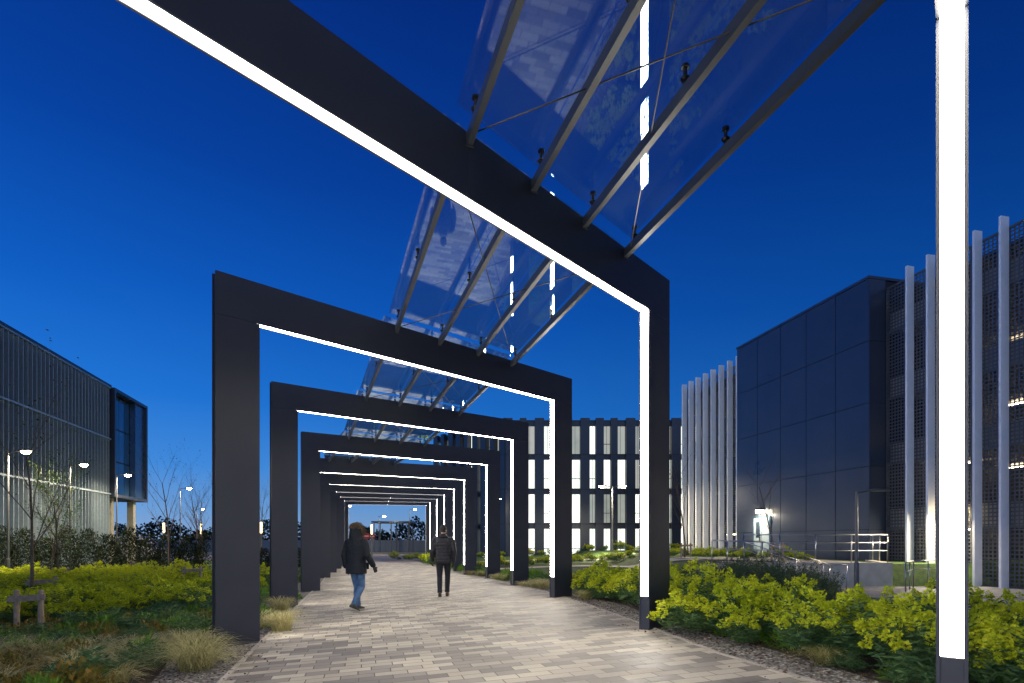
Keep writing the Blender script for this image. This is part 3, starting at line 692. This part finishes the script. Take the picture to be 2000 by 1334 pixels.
scatter('low_green_plants',GC+EUlow,region(-6,1.6,17,46,.7,lambda x,y:Rx(y)+.4<x<Rx(y)+1.5 and far_legs(x,y,.4) and random.random()<.6))
scatter('low_green_plants',EU+GC,region(-2,14,34.6,36,.7,lambda x,y:random.random()<.7),.6,.9)
scatter('euphorbia_bed',EU+DC,region(9,13,24.5,34,.75,lambda x,y:x<13.4-(y-25)*.2 and x>11.5-(y-25)*.22),.6,.9)
scatter('low_green_plants',EU+EUlow,region(-12,20,56.5,59,1.0,lambda x,y:random.random()<.6),.9,1.4)
scatter('euphorbia_bed',EU,[(-6.0,42.5),(-5.6,41.5),(-6.6,43.6),(-7.2,46.5),(-5.9,40.8)],1.2,1.6)
# loose bark chips and leaf litter along the bed edges
P=[]
for _ in range(5200):
    y=random.uniform(3.5,13); s=random.random()<.5
    x=(Lx(y)-abs(random.gauss(.75,.45))) if s else (Rx(y)+abs(random.gauss(.55,.35)))
    if random.random()<.05: x=(Lx(y)+random.uniform(0,.35)) if s else (Rx(y)-random.uniform(0,.35))
    P.append((x,y,g(x,y)+.05))
P=np.array(P); D=rng.normal(size=P.shape); D[:,2]*=.15
quads_obj('bark_mulch_chips',leaves(P,D,rng.uniform(.015,.05,len(P)),rng.uniform(.008,.02,len(P))),np.zeros(len(P)),[m_mul])

def hedge(name,pts,w,h,n):
    P0=np.array(pts,float); seg=np.linalg.norm(np.diff(P0,axis=0),axis=1); cum=np.concatenate([[0],np.cumsum(seg)])
    s=rng.uniform(0,cum[-1],n); X=np.interp(s,cum,P0[:,0]); Y=np.interp(s,cum,P0[:,1]); 
    ph=(s/.95)%1-.5; prof=1-.45*(2*abs(ph))**2.2; idx=np.floor(s/.95); hh=h*(.8+.34*((np.sin(idx*12.9898)*43758.5453)%1))*prof
    t=rng.uniform(0,1,n)**.8; off=rng.uniform(-1,1,n)*w*.5*(1-.55*t)*prof
    Z=np.array([g(a,b) for a,b in zip(X,Y)])+t*hh
    P=np.stack([X+off*.3,Y+off,Z],1); D=rng.normal(size=(n,3)); D[:,2]=abs(D[:,2])+.4
    quads_obj(name,leaves(P,D,rng.uniform(.1,.22,n),rng.uniform(.03,.06,n)),np.zeros(n),[m_hg])
hedge('hedge',[(-36,27),(-26,29),(-17.0,31.5)],1.1,2.3,42000)
hedge('hedge',[(-17.2,33),(-12.5,44)],1.0,1.4,12000)

def tree(x,y,h,name='sapling_tree',leaf=None,nl=0,r0=.05,spread=.5,fork=.35):
    mb=MB(); tips=[]
    def br(p,d,l,r,dep):
        pts=[p];rad=[r]; q=p.copy(); dd=d.copy()
        for i in range(5):
            dd=(dd+Vector((random.gauss(0,.07),random.gauss(0,.07),random.gauss(.03,.05)))).normalized(); q=q+dd*l/5; pts.append(q.copy()); rad.append(r*(1-.13*(i+1)))
            if dep<3 and (i>=1 or dep>0) and (dep>0 or q.z>h*fork):
                for _ in range(2 if dep==0 else 1):
                    a=random.uniform(0,6.283); side=Vector((math.cos(a),math.sin(a),random.uniform(.4,1.1))).normalized(); nd=(dd*.45+side*spread*1.2).normalized()
                    br(q.copy(),nd,l*random.uniform(.38,.55),rad[-1]*.5,dep+1)
        mb.tube(pts,rad,m_bark,6 if dep<2 else 4)
        if dep>=1: tips.extend(pts[2:])
    br(Vector((0,0,-.05)),Vector((0,0,1)),h*.95,r0,0)
    e=empty(name,(x,y,g(x,y))); mb.obj('trunk_and_limbs',e,smooth=True)
    if leaf and nl:
        T_=np.array([tuple(t) for t in tips]); idx=rng.integers(0,len(T_),nl); P=T_[idx]+rng.normal(size=(nl,3))*.05
        V=leaves(P,rng.normal(size=(nl,3))+np.array([0,0,.3]),rng.uniform(.04,.09,nl),rng.uniform(.025,.045,nl)); q=quads_obj('leaf_crown',V,np.zeros(nl),[leaf],parent=e)
m_tl=leafmat('spring_leaf',[(.05,.10,.02),(.12,.2,.03),(.2,.3,.05)])
m_tb=leafmat('bud_leaf',[(.06,.06,.02),(.12,.12,.03),(.18,.2,.05)])
tree(-12.0,14.0,4.0,leaf=m_tb,nl=260,r0=.045)
tree(-17.0,21,3.4,leaf=m_tl,nl=1600,r0=.05)
tree(-20.5,25,3.6,leaf=m_tl,nl=1200,r0=.05)
tree(-18.2,30,5.2,leaf=m_tb,nl=160,r0=.06)
tree(-19.5,35,4.8,leaf=m_tb,nl=160,r0=.06)
tree(-22.0,40,5.0,leaf=m_tb,nl=200,r0=.06)
tree(11.3,24.2,3.6,leaf=None,r0=.045)
tree(9.2,30,4.4,leaf=m_tb,nl=120,r0=.05)
tree(3.5,48,4.6,leaf=m_tb,nl=100,r0=.05)
tree(-27,60,6,leaf=m_tl,nl=700,r0=.08)
tree(-8.0,64,5,leaf=m_tb,nl=200,r0=.06)
def stake(name,x,y,w,h,rz=0,rail_=True):
    mb=MB()
    for s in (-1,1):
        mb.tube([(s*w/2,0,-.2),(s*w/2,0,h-.02),(s*w/2,0,h)],[.045,.042,.03],m_wood,9)
    if rail_: mb.box((-w/2-.1,-.07,h-.2),(w+.2,0,.03),(0,.03,0),(0,0,.1),m_wood)
    mb.obj(name,loc=(x,y,g(x,y)),rz=rz)
stake('tree_stake_frame',-8.15,9.5,.38,.85,.1); stake('tree_stake_frame',-11.9,14.3,.5,.8,.4)
stake('tree_stake_frame',-17.0,21.2,.5,.8,.2); stake('tree_stake_frame',-17.9,27,.5,.9,.2); stake('tree_stake_frame',-11.0,19.4,.5,.9,.2)
stake('tree_stake_frame',11.3,24.0,.5,.8,.1); stake('tree_stake_frame',9.2,29.8,.5,.8,.1)

# ---------------------------------------------------------------- people
m_navy=mat('parka_fabric',(.008,.011,.016),.75,noise=.25,nscale=12,bump=.8,bscale=14,spec=.2)
m_puff=mat('puffer_nylon',(.012,.013,.018),.5,noise=.2,nscale=15,bump=.5,bscale=22,spec=.3)
m_jean=mat('blue_denim',(.04,.095,.20),.8,noise=.35,nscale=14,bump=.6,bscale=20)
m_trou=mat('charcoal_trousers',(.018,.019,.025),.85,noise=.2,nscale=10,bump=.6,bscale=16,spec=.2)
m_skin=mat('skin',(.45,.26,.18),.5)
m_hair=mat('dark_hair',(.012,.009,.008),.7,bump=.8,bscale=90)
m_bshoe=mat('brown_leather',(.06,.035,.02),.5); m_dshoe=mat('dark_trainer',(.025,.025,.027),.6); m_sole=mat('pale_sole',(.35,.33,.3),.7)
m_glove=mat('dark_glove',(.014,.013,.014),.7)
m_fur=leafmat('fur_trim_hair',[(.05,.035,.02),(.13,.09,.05),(.24,.18,.11)],.8,.1)
m_eye=mat('eye',(.6,.6,.6),.2)
def rem(o,vox,sm=4):
    md=o.modifiers.new('remesh','REMESH'); md.mode='VOXEL'; md.voxel_size=vox; md.use_smooth_shade=True
    s=o.modifiers.new('smooth','SMOOTH'); s.iterations=sm; s.factor=.5
def V3(*a): return Vector(a)
def hand(e,wr,dirv,fwd,side,mt,curl=.5):
    mb=MB(); d=dirv.normalized(); f=(fwd-d*fwd.dot(d)).normalized(); t=side-d*side.dot(d)-f*side.dot(f); t.normalize()
    mb.loft([(wr-d*.02,t*.026,f*.02),(wr+d*.02,t*.032,f*.018),(wr+d*.06,t*.041,f*.016),(wr+d*.092,t*.040,f*.013)],mt,12)
    for i,(off,l) in enumerate(((.030,.070),(.010,.080),(-.011,.074),(-.031,.058))):
        p=wr+d*.088+t*off; pts=[p]; dd=d.copy()
        for k,fr in enumerate((.45,.32,.23)):
            dd=(dd+f*curl*(.55+.2*k)).normalized(); p=p+dd*l*fr; pts.append(p)
        mb.tube(pts,[.0095,.009,.008,.0065],mt,8)
    p=wr+d*.03+t*.03; mb.tube([p-t*.01,p+(t*.6+d*.6+f*.25).normalized()*.035,p+(t*.45+d*.8+f*.4).normalized()*.066],[.012,.0105,.008],mt,8)
    o=mb.obj('hand',e,smooth=True); rem(o,.004,2)
def shoe(e,ank,yaw,pitch,mt,ms):
    mb=MB(); R=Matrix.Rotation(yaw,3,'Z')@Matrix.Rotation(pitch,3,'X')
    def q(y,z): return ank+R@V3(0,y,z)
    ax=lambda r: R@V3(r,0,0)
    az=lambda r: R@V3(0,0,r)
    mb.loft([(q(-.085,-.045),ax(.022),az(.028)),(q(-.06,-.04),ax(.038),az(.045)),(q(0,-.035),ax(.043),az(.052)),(q(.07,-.05),ax(.047),az(.038)),(q(.13,-.062),ax(.048),az(.028)),(q(.185,-.07),ax(.036),az(.02)),(q(.205,-.074),ax(.015),az(.012))],mt,14,2.4)
    mb.loft([(q(0,-.03),ax(.04),R@V3(0,.045,0)),(q(0,.02),ax(.045),R@V3(0,.05,0)),(q(0,.06),ax(.044),R@V3(0,.05,0))],mt,12)
    o=mb.obj('shoe',e,smooth=True); rem(o,.006,3)
    mb=MB(); mb.loft([(q(-.088,-.09),ax(.03),az(.014)),(q(-.03,-.09),ax(.04),az(.014)),(q(.1,-.09),ax(.052),az(.014)),(q(.19,-.09),ax(.036),az(.014)),(q(.212,-.088),ax(.014),az(.01))],ms,14,3); mb.obj('shoe_sole',e,smooth=True)
def person(name,x,y,rz,kind,scale=1.0):
    e=empty(name,(x,y,g(x,y)+.036),rz); e.scale=(scale,)*3
    puffer=kind==2; mj=m_puff if puffer else m_navy; mp=m_trou if puffer else m_jean
    if puffer: L=dict(h=V3(-.095,0,.93),k=V3(-.095,.05,.50),a=V3(-.085,-.06,.105),pi=-.12); Rr=dict(h=V3(.095,0,.93),k=V3(.10,.12,.50),a=V3(.085,.14,.105),pi=.0)
    else: L=dict(h=V3(-.09,0,.93),k=V3(-.08,.10,.50),a=V3(-.07,.12,.105),pi=0); Rr=dict(h=V3(.09,0,.93),k=V3(.085,.06,.50),a=V3(.07,-.17,.15),pi=-.38)
    mb=MB(); mb.loft([(V3(0,0,.80),V3(.15,0,0),V3(0,.105,0)),(V3(0,-.005,.90),V3(.178,0,0),V3(0,.125,0)),(V3(0,0,1.03),V3(.165,0,0),V3(0,.11,0))],mp,18,2.3)
    for q in (L,Rr):
        m1=q['h'].lerp(q['k'],.5); m2=q['k'].lerp(q['a'],.4)
        mb.tube([q['h'],m1,q['k'],m2+V3(0,-.015,0),q['k'].lerp(q['a'],.8),q['a']+V3(0,0,-.01)],[.095,.086,.068,.068,.06,.064],mp,14)
    o=mb.obj('trousers',e,smooth=True); rem(o,.011,4)
    sm=m_bshoe if puffer else m_dshoe
    shoe(e,L['a'],.06,L['pi'],sm,m_sole if not puffer else m_dshoe); shoe(e,Rr['a'],-.06,Rr['pi'],sm,m_sole if not puffer else m_dshoe)
    mb=MB()
    if puffer: prof=[(.84,.192,.15),(.90,.198,.153),(1.0,.196,.148),(1.12,.197,.145),(1.25,.215,.15),(1.36,.228,.15),(1.43,.215,.135),(1.485,.15,.11),(1.53,.09,.09),(1.575,.085,.085)]
    else: prof=[(.77,.225,.175),(.86,.223,.172),(1.0,.212,.155),(1.12,.208,.15),(1.25,.222,.155),(1.36,.236,.155),(1.43,.222,.14),(1.49,.16,.12),(1.54,.10,.10)]
    zs_=[p[0] for p in prof]; rings=[]
    nn=60 if puffer else 24
    for i in range(nn+1):
        z=zs_[0]+(zs_[-1]-zs_[0])*i/nn; rx=np.interp(z,zs_,[p[1] for p in prof]); ry=np.interp(z,zs_,[p[2] for p in prof])
        if puffer: b=.013*abs(math.sin(math.pi*(z-.84)/.085))**.6-.006; rx+=b; ry+=b
        rings.append((V3(0,-.012 if z<1.2 else -.01,z),V3(rx,0,0),V3(0,ry,0)))
    mb.loft(rings,mj,32,2.3)
    if puffer: A=[(V3(-.205,-.01,1.425),V3(-.268,-.05,1.15),V3(-.285,.05,.905),-1),(V3(.205,-.01,1.425),V3(.262,-.06,1.15),V3(.255,.0,.895),1)]
    else: A=[(V3(-.21,-.01,1.425),V3(-.265,-.07,1.15),V3(-.262,-.02,.90),-1),(V3(.21,-.01,1.425),V3(.275,.0,1.16),V3(.315,.15,.93),1)]
    for sh,el,wr,s in A:
        pts=[];rad=[];N=28 if puffer else 10
        for i in range(N+1):
            t=i/N; p=sh.lerp(el,t*2) if t<.5 else el.lerp(wr,t*2-1); r=.082-.026*t
            if puffer: r+=.009*abs(math.sin(math.pi*i/4))**.6-.004
            pts.append(p); rad.append(r)
        pts=[sh+V3(-s*.06,0,.0)]+pts; rad=[.08]+rad
        mb.tube(pts,rad,mj,16)
    if puffer: mb.loft([(V3(0,-.07,1.47),V3(.12,0,0),V3(0,.07,0)),(V3(0,-.10,1.50),V3(.125,0,0),V3(0,.07,0)),(V3(0,-.09,1.545),V3(.10,0,0),V3(0,.05,0))],mj,18)
    else:
        mb.loft([(V3(0,-.03,1.46),V3(.13,0,0),V3(0,.12,0)),(V3(0,-.035,1.53),V3(.118,0,0),V3(0,.125,0)),(V3(0,-.035,1.62),V3(.12,0,0),V3(0,.125,0)),(V3(0,-.03,1.70),V3(.115,0,0),V3(0,.122,0)),(V3(0,-.02,1.765),V3(.085,0,0),V3(0,.095,0)),(V3(0,-.01,1.795),V3(.03,0,0),V3(0,.04,0))],mj,20)
        for s in (-1,1): mb.bx(s*.13-.06,s*.13+.06,.135,.165,.86,1.0,mj)
    o=mb.obj('jacket',e,smooth=True); rem(o,.0095,2 if puffer else 3)
    for sh,el,wr,s in A:
        d=(wr-el).normalized(); mb=MB(); mb.tube([wr-d*.01,wr+d*.012],.047,mj,14); mb.obj('cuff',e,smooth=True)
        hand(e,wr+d*.01,d+V3(0,0,-.3),V3(-s*.8,.5,0),V3(-s*.2,1,0),m_glove,.55)
    mb=MB(); hc=V3(0,.012,1.675)
    mb.tube([V3(0,-.01,1.47),V3(0,-.005,1.60)],[.062,.056],m_skin,14)
    mb.loft([(hc+V3(0,.02,-.125),V3(.03,0,0),V3(0,.04,0)),(hc+V3(0,.015,-.10),V3(.052,0,0),V3(0,.068,0)),(hc+V3(0,.004,-.05),V3(.068,0,0),V3(0,.088,0)),(hc,V3(.075,0,0),V3(0,.097,0)),(hc+V3(0,-.005,.05),V3(.076,0,0),V3(0,.098,0)),(hc+V3(0,-.01,.09),V3(.06,0,0),V3(0,.08,0)),(hc+V3(0,-.01,.115),V3(.025,0,0),V3(0,.035,0))],m_skin,20)
    mb.tube([hc+V3(0,.09,.02),hc+V3(0,.115,-.022),hc+V3(0,.095,-.035)],[.008,.014,.012],m_skin,8)
    mb.ell(hc+V3(0,.086,-.062),(.024,.012,.008),m_skin,10,6)
    for s in (-1,1): mb.ell(hc+V3(s*.078,-.005,-.005),(.009,.018,.03),m_skin,10,6); mb.ell(hc+V3(s*.03,.083,.022),(.02,.012,.008),m_skin,8,6)
    o=mb.obj('head',e,smooth=True); rem(o,.006,2)
    mb=MB()
    for s in (-1,1): mb.ell(hc+V3(s*.029,.088,.006),(.012,.009,.008),m_eye,10,6)
    mb.obj('eyes',e,smooth=True)
    if puffer:
        mb=MB(); mb.loft([(hc+V3(0,-.035,-.055),V3(.066,0,0),V3(0,.065,0)),(hc+V3(0,-.03,-.01),V3(.080,0,0),V3(0,.080,0)),(hc+V3(0,-.018,.04),V3(.084,0,0),V3(0,.094,0)),(hc+V3(0,-.008,.085),V3(.078,0,0),V3(0,.096,0)),(hc+V3(0,-.005,.12),V3(.05,0,0),V3(0,.07,0)),(hc+V3(0,-.005,.138),V3(.02,0,0),V3(0,.03,0))],m_hair,22)
        o=mb.obj('hair',e,smooth=True); rem(o,.006,1)
    else:
        n=4200; t=rng.uniform(0,6.283,n); rr=np.stack([.112*np.cos(t),.065+0*t,.122*np.sin(t)],1)
        P=rr+np.array([0,0,1.655])+rng.normal(size=(n,3))*np.array([.016,.03,.016]); P[:,1]-=.045*(np.sin(t)>0)*np.sin(t)
        D=np.stack([np.cos(t),rng.normal(size=n)*.6-.2,np.sin(t)],1)+rng.normal(size=(n,3))*.35
        quads_obj('fur_trim',leaves(P,D,rng.uniform(.03,.055,n),rng.uniform(.003,.006,n)),np.zeros(n),[m_fur],parent=e)
        n=2600; d=sph(n); d[:,2]=abs(d[:,2]); P=d*np.array([.11,.125,.10])+np.array([0,-.03,1.70]); quads_obj('hood_fur',leaves(P,d+rng.normal(size=(n,3))*.5,rng.uniform(.02,.04,n),rng.uniform(.004,.007,n)),np.zeros(n),[m_fur],parent=e)
person('walking_man',-3.2,11.6,-.45,1,1.0)
person('walking_man',-1.73,14.2,.05,2,1.0)

# ---------------------------------------------------------------- sky
w=bpy.data.worlds.new('World'); S.world=w; w.use_nodes=True; nt=w.node_tree; bg=nt.nodes['Background']
tc=nt.nodes.new('ShaderNodeTexCoord'); sp=nt.nodes.new('ShaderNodeSeparateXYZ'); nt.links.new(tc.outputs['Generated'],sp.inputs[0])
r=nt.nodes.new('ShaderNodeValToRGB'); els=r.color_ramp.elements
st=[(0,(.22,.32,.50)),(.05,(.13,.29,.57)),(.12,(.045,.215,.60)),(.22,(.012,.145,.55)),(.36,(.004,.088,.44)),(.52,(.002,.046,.30)),(.72,(.0015,.022,.185)),(1,(.001,.010,.10))]
while len(els)<len(st): els.new(.5)
for i,(p,c_) in enumerate(st): els[i].position=p; els[i].color=(*c_,1)
nt.links.new(sp.outputs['Z'],r.inputs['Fac'])
az=M(nt,'ADD',M(nt,'MULTIPLY',sp.outputs['X'],-.42),.88); az=M(nt,'MAXIMUM',M(nt,'ADD',az,M(nt,'MULTIPLY',sp.outputs['Y'],.1)),.3)
vm=nt.nodes.new('ShaderNodeVectorMath'); vm.operation='SCALE'; nt.links.new(r.outputs[0],vm.inputs[0]); nt.links.new(az,vm.inputs['Scale'])
# afterglow added low in the unseen sky behind the photographer, to brighten facades
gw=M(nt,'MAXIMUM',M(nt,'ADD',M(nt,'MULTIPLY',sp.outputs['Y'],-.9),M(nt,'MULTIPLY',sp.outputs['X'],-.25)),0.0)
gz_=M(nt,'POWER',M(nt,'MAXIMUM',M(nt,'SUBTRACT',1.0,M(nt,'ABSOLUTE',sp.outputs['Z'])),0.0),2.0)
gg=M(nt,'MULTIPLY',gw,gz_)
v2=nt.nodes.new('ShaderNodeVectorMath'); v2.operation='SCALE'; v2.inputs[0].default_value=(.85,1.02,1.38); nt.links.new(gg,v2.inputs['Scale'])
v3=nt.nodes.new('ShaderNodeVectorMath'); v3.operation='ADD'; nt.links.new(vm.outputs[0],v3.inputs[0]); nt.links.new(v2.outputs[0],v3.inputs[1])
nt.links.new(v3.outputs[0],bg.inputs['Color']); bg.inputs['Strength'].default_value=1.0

# ---------------------------------------------------------------- camera
cd=bpy.data.cameras.new('camera'); cam=bpy.data.objects.new('camera',cd); COL.objects.link(cam); S.camera=cam
cam.location=(0,0,1.31); cam.rotation_euler=(math.pi/2,0,0); cd.sensor_width=36; cd.lens=19.8; cd.shift_y=.1965; cd.clip_start=.05; cd.clip_end=3000
